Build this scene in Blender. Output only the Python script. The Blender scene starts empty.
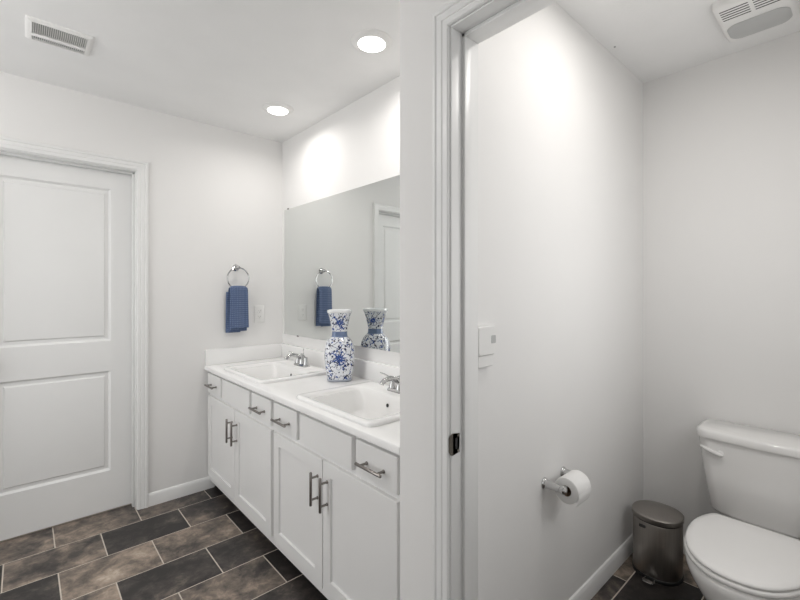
import bpy, bmesh, math, random
from mathutils import Vector, Matrix
PI = math.pi
S = bpy.context.scene
COL = S.collection

# ------------------------------------------------------------------ camera
YAW = 0.7315
cam = bpy.data.cameras.new('camera'); co = bpy.data.objects.new('camera', cam); COL.objects.link(co)
co.location = (0, 0, 1.325)
co.rotation_euler = (PI/2, 0, -YAW)
cam.sensor_fit = 'HORIZONTAL'; cam.sensor_width = 36.0
cam.lens = 36.0*419.16/800.0
cam.shift_y = -9.7/800.0
cam.clip_start = 0.02
S.camera = co
# ------------------------------------------------------------------ world, exposure
w = bpy.data.worlds.new('world'); S.world = w; w.use_nodes = True
w.node_tree.nodes['Background'].inputs[0].default_value = (1, 1, 1, 1)
w.node_tree.nodes['Background'].inputs[1].default_value = 0.3
S.view_settings.view_transform = 'Standard'
S.view_settings.look = 'None'
S.view_settings.exposure = 0.25
S.view_settings.gamma = 1.0
S.view_settings.use_curve_mapping = False
VAN_W, WC_W, FILL_DOME_W = 2.35, 3.3, 24.0        # watts of the recessed lamps, emission strength of the added fill dome
LAMP_C = (1.0, 0.965, 0.93)
FILL_B = 12.0                                 # fill light at an added, unseen frosted window in the left wall
FILL_WINS = ((1.45, 2.75, 0.50, 2.10, FILL_B),)
for (y0_, y1_, z0_, z1_, e_) in FILL_WINS:
    al = bpy.data.lights.new('window_daylight', 'AREA'); al.shape = 'RECTANGLE'; al.size = z1_-z0_-.1; al.size_y = y1_-y0_-.1
    al.energy = e_; al.color = (0.96, 0.98, 1.0)
    ao = bpy.data.objects.new('window_daylight', al); COL.objects.link(ao)
    ao.location = (-1.30+.012, (y0_+y1_)/2, (z0_+z1_)/2); ao.rotation_euler = (0, -PI/2, 0)
FILL_C = 6.5                                 # fill light at another added window, in the wall behind the camera
al = bpy.data.lights.new('window_daylight', 'AREA'); al.shape = 'RECTANGLE'; al.size = 1.5; al.size_y = 1.6
al.energy = FILL_C; al.color = (0.96, 0.98, 1.0)
ao = bpy.data.objects.new('window_daylight', al); COL.objects.link(ao)
ao.location = (-.30, -1.70+.012, 1.35); ao.rotation_euler = (PI/2, 0, 0)
FILL_D = 3.0                                  # fill light at a small added, unseen window, right wall of the toilet room
al = bpy.data.lights.new('window_daylight', 'AREA'); al.shape = 'RECTANGLE'; al.size = .6; al.size_y = .8
al.energy = FILL_D; al.color = (0.98, 0.99, 1.0)
ao = bpy.data.objects.new('window_daylight', al); COL.objects.link(ao)
ao.location = (1.65, -.115+.012, 1.45); ao.rotation_euler = (PI/2, 0, 0)

# room measures (metres)
CEIL = 2.439
YE, XV, XD, XW, YT, YC, XB = 2.948, 1.453, 0.894, 1.013, 0.804, 1.000, 2.481
XL, YB, YR = -1.30, -1.70, -0.115
YJ, YJR, ZJ = 0.779, 0.05, 2.063

# ------------------------------------------------------------------ materials
def nt(name):
    m = bpy.data.materials.new(name); m.use_nodes = True
    t = m.node_tree; b = t.nodes['Principled BSDF']; return m, t, b
def N(t, typ, **k):
    n = t.nodes.new(typ)
    for a, v in k.items():
        if a.startswith('i_'): n.inputs[a[2:].replace('_', ' ')].default_value = v
        else: setattr(n, a, v)
    return n
def L(t, a, b): t.links.new(a, b)
def mat(name, col, rough=0.5, metal=0.0, bump=0.0, bscale=200.0, var=0.03, vscale=6.0, coat=0.0, spec=0.5):
    m, t, b = nt(name)
    tc = N(t, 'ShaderNodeTexCoord')
    nz = N(t, 'ShaderNodeTexNoise'); nz.inputs['Scale'].default_value = vscale; nz.inputs['Detail'].default_value = 3
    L(t, tc.outputs['Object'], nz.inputs['Vector'])
    r = N(t, 'ShaderNodeValToRGB')
    r.color_ramp.elements[0].position = .3; r.color_ramp.elements[1].position = .7
    r.color_ramp.elements[0].color = tuple(c*(1-var) for c in col)+(1,)
    r.color_ramp.elements[1].color = tuple(min(1, c*(1+var)) for c in col)+(1,)
    L(t, nz.outputs['Fac'], r.inputs['Fac']); L(t, r.outputs['Color'], b.inputs['Base Color'])
    b.inputs['Roughness'].default_value = rough; b.inputs['Metallic'].default_value = metal
    b.inputs['Coat Weight'].default_value = coat; b.inputs['Specular IOR Level'].default_value = spec
    if bump:
        n2 = N(t, 'ShaderNodeTexNoise'); n2.inputs['Scale'].default_value = bscale; n2.inputs['Detail'].default_value = 2
        L(t, tc.outputs['Object'], n2.inputs['Vector'])
        bp = N(t, 'ShaderNodeBump'); bp.inputs['Strength'].default_value = bump; bp.inputs['Distance'].default_value = .002
        L(t, n2.outputs['Fac'], bp.inputs['Height']); L(t, bp.outputs['Normal'], b.inputs['Normal'])
    return m
M = {}
M['wall'] = mat('wall_paint', (.84, .832, .82), .75, bump=.12, bscale=160, var=.008, vscale=2, spec=.3)
M['ceil'] = mat('ceiling_paint', (.88, .877, .87), .9, bump=.3, bscale=90, var=.012, vscale=5, spec=.2)
M['trim'] = mat('white_trim_paint', (.84, .84, .83), .35, var=.006)
M['cab'] = mat('white_cabinet_paint', (.84, .835, .825), .4, var=.006)
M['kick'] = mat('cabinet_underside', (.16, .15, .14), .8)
M['counter'] = mat('cultured_marble', (.90, .895, .885), .18, var=.012, vscale=9)
M['ceramic'] = mat('white_ceramic', (.90, .895, .885), .1, var=.004, coat=.3)
M['china'] = mat('toilet_china', (.86, .85, .835), .12, var=.004, coat=.3)
M['seat'] = mat('seat_plastic', (.86, .85, .835), .22, var=.004)
M['chrome'] = mat('chrome', (.60, .60, .60), .08, 1.0, var=.02)
M['nickel'] = mat('brushed_nickel', (.27, .25, .235), .33, 1.0, var=.05, vscale=40)
M['bronze'] = mat('dark_strike_metal', (.38, .35, .31), .4, 1.0, var=.15, vscale=60)
M['plastic'] = mat('white_plastic', (.84, .835, .82), .35, var=.004)
M['greyplastic'] = mat('grey_lens_plastic', (.50, .505, .50), .4, var=.01)
M['dark'] = mat('dark_slot', (.03, .03, .03), .7)
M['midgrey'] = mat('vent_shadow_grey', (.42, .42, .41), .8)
M['rubber'] = mat('black_plastic', (.02, .02, .02), .5)
M['paper'] = mat('toilet_paper', (.88, .875, .86), .95, bump=.3, bscale=300, var=.01)
M['card'] = mat('cardboard', (.35, .25, .17), .9)

def steel():
    m, t, b = nt('brushed_steel')
    tc = N(t, 'ShaderNodeTexCoord'); mp = N(t, 'ShaderNodeMapping'); mp.inputs['Scale'].default_value = (60, 60, 1.2)
    nz = N(t, 'ShaderNodeTexNoise'); nz.inputs['Scale'].default_value = 6; nz.inputs['Detail'].default_value = 3
    L(t, tc.outputs['Object'], mp.inputs['Vector']); L(t, mp.outputs['Vector'], nz.inputs['Vector'])
    r = N(t, 'ShaderNodeValToRGB')
    r.color_ramp.elements[0].color = (.27, .25, .235, 1); r.color_ramp.elements[1].color = (.46, .43, .40, 1)
    L(t, nz.outputs['Fac'], r.inputs['Fac']); L(t, r.outputs['Color'], b.inputs['Base Color'])
    b.inputs['Metallic'].default_value = 1; b.inputs['Roughness'].default_value = .34
    b.inputs['Anisotropic'].default_value = .5
    return m
M['steel'] = steel()

def mirror_mat():
    m, t, b = nt('mirror_glass')
    b.inputs['Base Color'].default_value = (.80, .82, .81, 1)
    b.inputs['Metallic'].default_value = 1; b.inputs['Roughness'].default_value = 0.0
    return m
M['mirror'] = mirror_mat()

def lamp_mat(name, s):
    m, t, b = nt(name)
    b.inputs['Base Color'].default_value = (.9, .9, .9, 1)
    b.inputs['Emission Color'].default_value = LAMP_C+(1,)
    b.inputs['Emission Strength'].default_value = s
    return m

def tile_mat():
    m, t, b = nt('stone_tile')
    tc = N(t, 'ShaderNodeTexCoord')
    at = N(t, 'ShaderNodeAttribute', attribute_name='tile_tone')       # r: darkness of this tile, g/b: random shift
    sp = N(t, 'ShaderNodeSeparateColor'); L(t, at.outputs['Color'], sp.inputs['Color'])
    cb = N(t, 'ShaderNodeCombineXYZ'); 
    mg = N(t, 'ShaderNodeMath', operation='MULTIPLY'); mg.inputs[1].default_value = 37.0; L(t, sp.outputs['Green'], mg.inputs[0])
    mb = N(t, 'ShaderNodeMath', operation='MULTIPLY'); mb.inputs[1].default_value = 53.0; L(t, sp.outputs['Blue'], mb.inputs[0])
    L(t, mg.outputs[0], cb.inputs[0]); L(t, mb.outputs[0], cb.inputs[1]); L(t, mg.outputs[0], cb.inputs[2])
    ad = N(t, 'ShaderNodeVectorMath', operation='ADD'); L(t, tc.outputs['Object'], ad.inputs[0]); L(t, cb.outputs[0], ad.inputs[1])
    big = N(t, 'ShaderNodeTexNoise'); big.inputs['Scale'].default_value = 4.5; big.inputs['Detail'].default_value = 4; big.inputs['Distortion'].default_value = .6
    fine = N(t, 'ShaderNodeTexNoise'); fine.inputs['Scale'].default_value = 16; fine.inputs['Detail'].default_value = 8; fine.inputs['Roughness'].default_value = .7; fine.inputs['Distortion'].default_value = .3
    L(t, ad.outputs[0], big.inputs['Vector']); L(t, ad.outputs[0], fine.inputs['Vector'])
    # f = tone + (big-.5)*1.0 + (fine-.5)*.6
    a1 = N(t, 'ShaderNodeMath', operation='MULTIPLY_ADD'); a1.inputs[1].default_value = 1.3; L(t, big.outputs['Fac'], a1.inputs[0]); L(t, sp.outputs['Red'], a1.inputs[2])
    a2 = N(t, 'ShaderNodeMath', operation='MULTIPLY_ADD'); a2.inputs[1].default_value = 1.35; L(t, fine.outputs['Fac'], a2.inputs[0]); L(t, a1.outputs[0], a2.inputs[2])
    a3 = N(t, 'ShaderNodeMath', operation='SUBTRACT'); a3.inputs[1].default_value = 1.31; L(t, a2.outputs[0], a3.inputs[0])
    r = N(t, 'ShaderNodeValToRGB'); e = r.color_ramp.elements
    e[0].position = 0; e[0].color = (.022, .019, .018, 1)
    e[1].position = 1; e[1].color = (.62, .53, .45, 1)
    for p, c in ((.25, (.062, .052, .047)), (.5, (.185, .15, .122)), (.75, (.38, .30, .235))):
        x = e.new(p); x.color = c+(1,)
    L(t, a3.outputs[0], r.inputs['Fac']); L(t, r.outputs['Color'], b.inputs['Base Color'])
    b.inputs['Roughness'].default_value = .42
    bp = N(t, 'ShaderNodeBump'); bp.inputs['Strength'].default_value = .25; bp.inputs['Distance'].default_value = .003
    L(t, fine.outputs['Fac'], bp.inputs['Height']); L(t, bp.outputs['Normal'], b.inputs['Normal'])
    return m
M['tile'] = tile_mat()
M['grout'] = mat('grout', (.60, .54, .47), .9, bump=.3, bscale=300, var=.08, vscale=20)

def towel_mat():
    m, t, b = nt('blue_waffle_towel')
    tc = N(t, 'ShaderNodeTexCoord')
    wz = N(t, 'ShaderNodeTexWave', wave_type='BANDS', bands_direction='Z'); wz.inputs['Scale'].default_value = 22; wz.inputs['Distortion'].default_value = .4
    wx = N(t, 'ShaderNodeTexWave', wave_type='BANDS', bands_direction='X'); wx.inputs['Scale'].default_value = 30; wx.inputs['Distortion'].default_value = .3
    L(t, tc.outputs['Object'], wz.inputs['Vector']); L(t, tc.outputs['Object'], wx.inputs['Vector'])
    mx = N(t, 'ShaderNodeMath', operation='MULTIPLY'); L(t, wz.outputs['Fac'], mx.inputs[0]); L(t, wx.outputs['Fac'], mx.inputs[1])
    r = N(t, 'ShaderNodeValToRGB'); r.color_ramp.elements[0].color = (.075, .115, .225, 1); r.color_ramp.elements[1].color = (.19, .255, .40, 1)
    L(t, mx.outputs[0], r.inputs['Fac']); L(t, r.outputs['Color'], b.inputs['Base Color'])
    bp = N(t, 'ShaderNodeBump'); bp.inputs['Strength'].default_value = .8; bp.inputs['Distance'].default_value = .004
    L(t, mx.outputs[0], bp.inputs['Height']); L(t, bp.outputs['Normal'], b.inputs['Normal'])
    b.inputs['Roughness'].default_value = .95; b.inputs['Sheen Weight'].default_value = .3
    return m
M['towel'] = towel_mat()

def vase_mat():
    m, t, b = nt('blue_and_white_glaze')
    tc = N(t, 'ShaderNodeTexCoord'); o = tc.outputs['Object']
    sx = N(t, 'ShaderNodeSeparateXYZ'); L(t, o, sx.inputs[0])
    n1 = N(t, 'ShaderNodeTexNoise'); n1.inputs['Scale'].default_value = 34; n1.inputs['Detail'].default_value = 2.0; L(t, o, n1.inputs['Vector'])
    d = N(t, 'ShaderNodeMath', operation='SUBTRACT'); d.inputs[1].default_value = .5; L(t, n1.outputs['Fac'], d.inputs[0])
    ab = N(t, 'ShaderNodeMath', operation='ABSOLUTE'); L(t, d.outputs[0], ab.inputs[0])
    vine = N(t, 'ShaderNodeMath', operation='LESS_THAN'); vine.inputs[1].default_value = .028; L(t, ab.outputs[0], vine.inputs[0])
    v = N(t, 'ShaderNodeTexVoronoi'); v.inputs['Scale'].default_value = 66; L(t, o, v.inputs['Vector'])
    leaf = N(t, 'ShaderNodeMath', operation='LESS_THAN'); leaf.inputs[1].default_value = .36; L(t, v.outputs['Distance'], leaf.inputs[0])
    n3 = N(t, 'ShaderNodeTexNoise'); n3.inputs['Scale'].default_value = 30; L(t, o, n3.inputs['Vector'])
    g = N(t, 'ShaderNodeMath', operation='GREATER_THAN'); g.inputs[1].default_value = .47; L(t, n3.outputs['Fac'], g.inputs[0])
    lf = N(t, 'ShaderNodeMath', operation='MULTIPLY'); L(t, leaf.outputs[0], lf.inputs[0]); L(t, g.outputs[0], lf.inputs[1])
    mx = N(t, 'ShaderNodeMath', operation='MAXIMUM'); L(t, vine.outputs[0], mx.inputs[0]); L(t, lf.outputs[0], mx.inputs[1])
    # ink colour per cell: navy, cobalt, brown-black
    hs = N(t, 'ShaderNodeSeparateColor'); L(t, v.outputs['Color'], hs.inputs['Color'])
    ink = N(t, 'ShaderNodeValToRGB'); ink.color_ramp.interpolation = 'CONSTANT'; e = ink.color_ramp.elements
    e[0].color = (.012, .022, .085, 1); e[1].position = .4; e[1].color = (.035, .08, .28, 1)
    x = e.new(.8); x.color = (.05, .04, .06, 1)
    L(t, hs.outputs['Red'], ink.inputs['Fac'])
    mix = N(t, 'ShaderNodeMix', data_type='RGBA'); mix.inputs['A'].default_value = (.80, .82, .86, 1)
    L(t, mx.outputs[0], mix.inputs['Factor']); L(t, ink.outputs['Color'], mix.inputs['B'])
    # plain areas: lip, band, foot by height
    zr = N(t, 'ShaderNodeMath', operation='MULTIPLY'); zr.inputs[1].default_value = 2.58; L(t, sx.outputs['Z'], zr.inputs[0])
    rb = N(t, 'ShaderNodeValToRGB'); rb.color_ramp.interpolation = 'CONSTANT'; e = rb.color_ramp.elements
    e[0].color = (1, 1, 1, 1); e[1].position = .035; e[1].color = (0, 0, 0, 1)
    for p, c in ((.625, 1), (.70, 0), (.965, 1)):
        x = e.new(p); x.color = (c, c, c, 1)
    L(t, zr.outputs[0], rb.inputs['Fac'])
    pc = N(t, 'ShaderNodeValToRGB'); pc.color_ramp.interpolation = 'CONSTANT'; e = pc.color_ramp.elements
    e[0].color = (.42, .45, .52, 1); e[1].position = .3; e[1].color = (.15, .21, .35, 1)
    x = e.new(.9); x.color = (.82, .83, .84, 1)
    L(t, zr.outputs[0], pc.inputs['Fac'])
    m2 = N(t, 'ShaderNodeMix', data_type='RGBA')
    L(t, rb.outputs['Color'], m2.inputs['Factor']); L(t, mix.outputs['Result'], m2.inputs['A']); L(t, pc.outputs['Color'], m2.inputs['B'])
    L(t, m2.outputs['Result'], b.inputs['Base Color'])
    b.inputs['Roughness'].default_value = .12; b.inputs['Coat Weight'].default_value = .4
    return m
M['vase'] = vase_mat()
M['cobalt'] = mat('cobalt_glaze', (.035, .085, .30), .15, var=.3, vscale=60)

# ------------------------------------------------------------------ mesh helpers
def obj(name, bm, m, parent=None, loc=None, sharp=35, smooth=True, recalc=True):
    if recalc: bmesh.ops.recalc_face_normals(bm, faces=bm.faces)
    me = bpy.data.meshes.new(name); bm.to_mesh(me); bm.free()
    for mm in (m if isinstance(m, (list, tuple)) else [m]): me.materials.append(mm)
    if smooth:
        me.shade_smooth(); me.set_sharp_from_angle(angle=math.radians(sharp))
    o = bpy.data.objects.new(name, me); COL.objects.link(o)
    if parent: o.parent = parent
    if loc: o.location = loc
    return o
def thing(name, label, cat, loc=(0, 0, 0), rotz=0.0, group=None):
    o = bpy.data.objects.new(name, None); COL.objects.link(o); o.location = loc; o.rotation_euler = (0, 0, rotz)
    o.empty_display_size = .05; o['label'] = label; o['category'] = cat
    if group: o['group'] = group
    return o
def tag(o, label, cat, group=None):
    o['label'] = label; o['category'] = cat
    if group: o['group'] = group
    return o
def struct(o): o['kind'] = 'structure'; return o
def slabel(o, label): o['label'] = label; o['category'] = 'room part' ; return o
def merge(dst, src, idx=0):
    vm = {v: dst.verts.new(v.co) for v in src.verts}
    for f in src.faces:
        try:
            nf = dst.faces.new([vm[v] for v in f.verts]); nf.material_index = f.material_index or idx
        except ValueError: pass
    src.free()
def box(bm, x0, x1, y0, y1, z0, z1, bev=0.0, seg=2, idx=0):
    b = bmesh.new(); bmesh.ops.create_cube(b, size=1)
    for v in b.verts:
        v.co = Vector((x0+(v.co.x+.5)*(x1-x0), y0+(v.co.y+.5)*(y1-y0), z0+(v.co.z+.5)*(z1-z0)))
    if bev: bmesh.ops.bevel(b, geom=list(b.edges), offset=bev, segments=seg, profile=.5, affect='EDGES')
    merge(bm, b, idx); return bm
def loft(bm, rings, cap0=True, cap1=True, closed=True, idx=0):
    R = [[bm.verts.new(p) for p in r] for r in rings]; n = len(R[0])
    for a, b in zip(R, R[1:]):
        for i in range(n if closed else n-1):
            j = (i+1) % n
            f = bm.faces.new((a[i], a[j], b[j], b[i])); f.material_index = idx
    if cap0: f = bm.faces.new(R[0][::-1]); f.material_index = idx
    if cap1: f = bm.faces.new(R[-1]); f.material_index = idx
    return bm
def circ(r, z, n=32, cx=0, cy=0): return [(cx+r*math.cos(2*PI*i/n), cy+r*math.sin(2*PI*i/n), z) for i in range(n)]
def lathe(bm, prof, n=32, cap0=True, cap1=True, mtx=None, idx=0):
    b = bmesh.new(); loft(b, [circ(max(r, 1e-4), z, n) for r, z in prof], cap0, cap1, idx=idx)
    if mtx: bmesh.ops.transform(b, matrix=mtx, verts=b.verts)
    merge(bm, b, idx); return bm
def axis_m(origin, direction):
    d = Vector(direction).normalized(); return Matrix.Translation(origin) @ d.to_track_quat('Z', 'Y').to_matrix().to_4x4()
def tube(bm, pts, radii, n=14, cap=True, idx=0, flat=1.0):
    pts = [Vector(p) for p in pts]
    if not isinstance(radii, (list, tuple)): radii = [radii]*len(pts)
    rings = []; up = None
    for i, p in enumerate(pts):
        d = (pts[min(i+1, len(pts)-1)]-pts[max(i-1, 0)]).normalized()
        if up is None:
            up = Vector((0, 0, 1)) if abs(d.z) < .9 else Vector((1, 0, 0))
        sd = d.cross(up).normalized(); up = sd.cross(d).normalized()
        rings.append([p+sd*math.cos(2*PI*k/n)*radii[i]+up*math.sin(2*PI*k/n)*radii[i]*flat for k in range(n)])
    return loft(bm, rings, cap, cap, idx=idx)
def rrect(x0, x1, y0, y1, z, r, k=6):
    """rounded rectangle ring, 4*(k+1) points"""
    out = []
    for (cx, cy, a0) in ((x1-r, y1-r, 0), (x0+r, y1-r, PI/2), (x0+r, y0+r, PI), (x1-r, y0+r, 3*PI/2)):
        for i in range(k+1):
            a = a0+PI/2*i/k; out.append((cx+r*math.cos(a), cy+r*math.sin(a), z))
    return out
def supere(a, b, n, z, k=48, cx=0, cy=0):
    out = []
    for i in range(k):
        t = 2*PI*i/k; c, s = math.cos(t), math.sin(t)
        out.append((cx+a*math.copysign(abs(c)**(2/n), c), cy+b*math.copysign(abs(s)**(2/n), s), z))
    return out
def panel(bm, u0, u1, v0, v1, loops, f, idx=0):
    """nested rectangles (inset, depth) on a face; f(u, v, d) gives the 3D point"""
    prev = None
    for ins, d in loops:
        r = [bm.verts.new(f(u, v, d)) for u, v in ((u0+ins, v0+ins), (u1-ins, v0+ins), (u1-ins, v1-ins), (u0+ins, v1-ins))]
        if prev:
            for i in range(4): bm.faces.new((prev[i], prev[(i+1) % 4], r[(i+1) % 4], r[i])).material_index = idx
        prev = r
    bm.faces.new(prev).material_index = idx
def sweep_straight(bm, prof, p0, p1, out):
    """extrude a (depth, height) profile from p0 to p1; out = unit vector away from the wall"""
    o = Vector(out)
    loft(bm, [[Vector(p)+o*d+Vector((0, 0, h)) for d, h in prof] for p in (p0, p1)])

# ------------------------------------------------------------------ the shell
T = .12
bm = bmesh.new()      # far wall with the opening of the closed door
DX0, DX1, DZ = -0.225, 0.505, 2.045
box(bm, XL-T, DX0-.018, YE, YE+T, 0, CEIL); box(bm, DX1+.018, XV+.2, YE, YE+T, 0, CEIL); box(bm, DX0-.018, DX1+.018, YE, YE+T, DZ+.018, CEIL)
struct(obj('wall_far', bm, M['wall'], smooth=False))
bm = bmesh.new(); box(bm, XV, XV+T, YC, YE, 0, CEIL); struct(obj('wall_vanity', bm, M['wall'], smooth=False))
bm = bmesh.new()      # partition between vanity and toilet room, its end rounded like a taped corner bead
rings = []
for z in (0, CEIL):
    r = .006; pts = [(XB, YT, z), (XB, YC, z)]
    for i in range(7):
        a = PI/2+PI/2*i/6; pts.append((XD+r+r*math.cos(a), YC-r+r*math.sin(a), z))
    pts += [(XD, YJ+.019, z), (XW, YJ+.019, z), (XW, YT, z)]
    rings.append(pts)
loft(bm, rings); struct(obj('wall_partition', bm, M['wall'], sharp=50))
bm = bmesh.new(); box(bm, XD, XW, YB, YJR-.019, 0, CEIL); box(bm, XD, XW, YJR-.019, YJ+.019, ZJ+.019, CEIL)
struct(obj('wall_doorway', bm, M['wall'], smooth=False))
bm = bmesh.new(); box(bm, XB, XB+T, YR-T, YC, 0, CEIL); struct(obj('wall_toilet_back', bm, M['wall'], smooth=False))
bm = bmesh.new(); box(bm, XW, 1.30, YR-T, YR, 0, CEIL); box(bm, 2.0, XB, YR-T, YR, 0, CEIL); box(bm, 1.30, 2.0, YR-T, YR, 0, 1.0); box(bm, 1.30, 2.0, YR-T, YR, 1.9, CEIL)
struct(obj('wall_toilet_right', bm, M['wall'], smooth=False))
bm = bmesh.new()
for (a, b_, c, d) in ((1.30, 1.35, 1.0, 1.9), (1.95, 2.0, 1.0, 1.9), (1.35, 1.95, 1.0, 1.05), (1.35, 1.95, 1.85, 1.9)): box(bm, a, b_, YR-.05, YR+.018, c, d, .003)
fill_win = struct(obj('window_3', bm, M['trim']))  # added window, never in view, there to brighten the toilet room
bm = bmesh.new(); box(bm, 1.35, 1.95, YR-.02, YR-.005, 1.05, 1.85); obj('pane', bm, M['plastic'], fill_win, smooth=False)
bm = bmesh.new(); ys_ = YB-T
for (y0, y1, z0, z1, _) in FILL_WINS:
    box(bm, XL-T, XL, ys_, y0, 0, CEIL); box(bm, XL-T, XL, y0, y1, 0, z0); box(bm, XL-T, XL, y0, y1, z1, CEIL); ys_ = y1
box(bm, XL-T, XL, ys_, YE, 0, CEIL)
struct(obj('wall_left', bm, M['wall'], smooth=False))
for i, (y0, y1, z0, z1, _) in enumerate(FILL_WINS):      # frosted windows outside the frame, added to house the fill light
    bm = bmesh.new()
    for (a, b_, c, d) in ((y0, y0+.05, z0, z1), (y1-.05, y1, z0, z1), (y0+.05, y1-.05, z0, z0+.05), (y0+.05, y1-.05, z1-.05, z1)):
        box(bm, XL-.05, XL+.018, a, b_, c, d, .003)
    fill_win = struct(obj('window_%d' % (i+1), bm, M['trim']))
    bm = bmesh.new(); box(bm, XL-.02, XL-.005, y0+.05, y1-.05, z0+.05, z1-.05); obj('pane', bm, M['plastic'], fill_win, smooth=False)
bm = bmesh.new()
for (a, b_, c, d) in ((-1.1, -1.05, .5, 2.2), (.45, .5, .5, 2.2), (-1.05, .45, .5, .55), (-1.05, .45, 2.15, 2.2)): box(bm, a, b_, YB-.05, YB+.018, c, d, .003)
fill_win = struct(obj('window_2', bm, M['trim']))  # added window around the fill light behind the camera
bm = bmesh.new(); box(bm, -1.05, .45, YB-.02, YB-.005, .55, 2.15); obj('pane', bm, M['plastic'], fill_win, smooth=False)
bm = bmesh.new(); box(bm, XL, -1.1, YB-T, YB, 0, CEIL); box(bm, .5, XW, YB-T, YB, 0, CEIL); box(bm, -1.1, .5, YB-T, YB, 0, .5); box(bm, -1.1, .5, YB-T, YB, 2.2, CEIL); struct(obj('wall_behind', bm, M['wall'], smooth=False))
bm = bmesh.new(); box(bm, XL-T, XB+T, YB-T, YE+T, CEIL, CEIL+.1); struct(obj('ceiling', bm, M['ceil'], smooth=False))

# floor of running-bond stone tiles
TW, TH = .385, .2575
DARK = {(0, 2): .18, (1, 1): .12, (0, 0): .14, (1, 0): .46, (2, 1): .30, (2, 0): .26}
def build_floor():
    bm = bmesh.new(); lay = bm.loops.layers.color.new('tile_tone'); random.seed(11)
    box(bm, XL-T, XB+T, YB-T, YE+T, -.06, -.0012, idx=1)
    g = .0025
    # tones of the tiles the photograph shows, keyed by (row down from y=2.79, tile centre x)
    known = {(-1, -.07): .42, (-1, .31): .50, (-1, .70): .42, (-1, 1.08): .12,
             (0, -.265): .20, (0, .12): .46, (0, .505): .10, (0, .89): .34,
             (1, -.07): .20, (1, .31): .56, (1, .70): .50, (1, 1.08): .06,
             (2, .12): .50, (2, .505): .16, (2, .89): .27, (2, -.26): .4,
             (3, .31): .50, (3, .70): .42, (3, 1.08): .12, (3, -.07): .4, (4, .89): .25, (4, .505): .25,
             (8, 2.045): .08, (7, 1.86): .46, (7, 2.24): .44, (9, 2.24): .35, (9, 1.86): .3, (7, 1.47): .4}
    for row in range(-1, 20):
        y1 = 2.79-row*TH+TH*0; y1 = 2.79-row*TH; y0 = y1-TH
        if y0 > YE+T or y1 < YB-T: continue
        # the row whose top edge is 2.79 is row 0
        off = -.073 if row % 2 == 0 else .12
        k = -5
        while True:
            x0 = off+k*TW; x1 = x0+TW; k += 1
            if x0 > XB+T: break
            if x1 < XL-T: continue
            tone = None
            for (r, cx), v in known.items():
                if r == row and abs(cx-(x0+x1)/2) < .1: tone = v
            if tone is None: tone = random.choice((.1, .2, .3, .42, .5, .5))
            tone = .10+1.25*tone
            col = (tone, random.random(), random.random(), 1)
            rs = [[(x0+g, y0+g), (x1-g, y0+g), (x1-g, y1-g), (x0+g, y1-g)]]
            a = [bm.verts.new((x, y, -.0012)) for x, y in rs[0]]
            e = .0012
            b = [bm.verts.new((x, y, 0)) for x, y in ((x0+g+e, y0+g+e), (x1-g-e, y0+g+e), (x1-g-e, y1-g-e), (x0+g+e, y1-g-e))]
            fs = [bm.faces.new(b)]+[bm.faces.new((a[i], a[(i+1) % 4], b[(i+1) % 4], b[i])) for i in range(4)]
            for f in fs:
                for lp in f.loops: lp[lay] = col
    return bm
struct(obj('floor', build_floor(), [M['tile'], M['grout']], smooth=False, recalc=False))

# baseboards
BP = [(0, 0), (.0135, 0), (.0135, .058), (.011, .066), (.0095, .071), (.006, .076), (0, .078)]
def baseboard(name, p0, p1, out):
    bm = bmesh.new(); sweep_straight(bm, BP, p0, p1, out); struct(obj(name, bm, M['trim']))
baseboard('baseboard_far', (DX1+.062, YE, 0), (.955, YE, 0), (0, -1, 0))
baseboard('baseboard_far_left', (XL, YE, 0), (DX0-.062, YE, 0), (0, -1, 0))
baseboard('baseboard_partition', (XW, YT, 0), (XB, YT, 0), (0, -1, 0))
baseboard('baseboard_toilet_back', (XB, YR, 0), (XB, YT-.0135, 0), (-1, 0, 0))
baseboard('baseboard_toilet_right', (XW, YR, 0), (XB-.0135, YR, 0), (0, 1, 0))
baseboard('baseboard_doorway', (XD, YJ+.064, 0), (XD, YC-.004, 0), (-1, 0, 0))
baseboard('baseboard_left', (XL, YB, 0), (XL, YE-.0135, 0), (1, 0, 0))

# casings: mitred U of a moulded profile
CP = [(0, 0), (0, .008), (.003, .0115), (.015, .0125), (.0168, .0112), (.0195, .0112), (.022, .0140), (.035, .0150), (.0368, .0138), (.040, .0140), (.043, .0175), (.052, .0180), (.0565, .015), (.057, 0)]
def casing(name, a0, a1, zt, f):
    bm = bmesh.new(); R = []
    for (u, z) in ((0, 0), (0, 1), (1, 1), (1, 0)):
        ring = []
        for wd, d in CP:
            uu = a0-wd if u == 0 else a1+wd; zz = 0 if z == 0 else zt+wd
            ring.append(f(uu, zz, d))
        R.append(ring)
    loft(bm, R); return struct(obj(name, bm, M['trim'], sharp=25))
casing('trim_1', DX0-.005, DX1+.005, DZ+.005, lambda u, z, d: (u, YE-d, z))
casing('trim_2', YJR-.005, YJ+.005, ZJ+.005, lambda u, z, d: (XD-d, u, z))
casing('trim_3', YJR-.005, YJR-.005+.001, ZJ+.005, lambda u, z, d: (XW+d*.5, u, z)) if False else None
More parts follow.
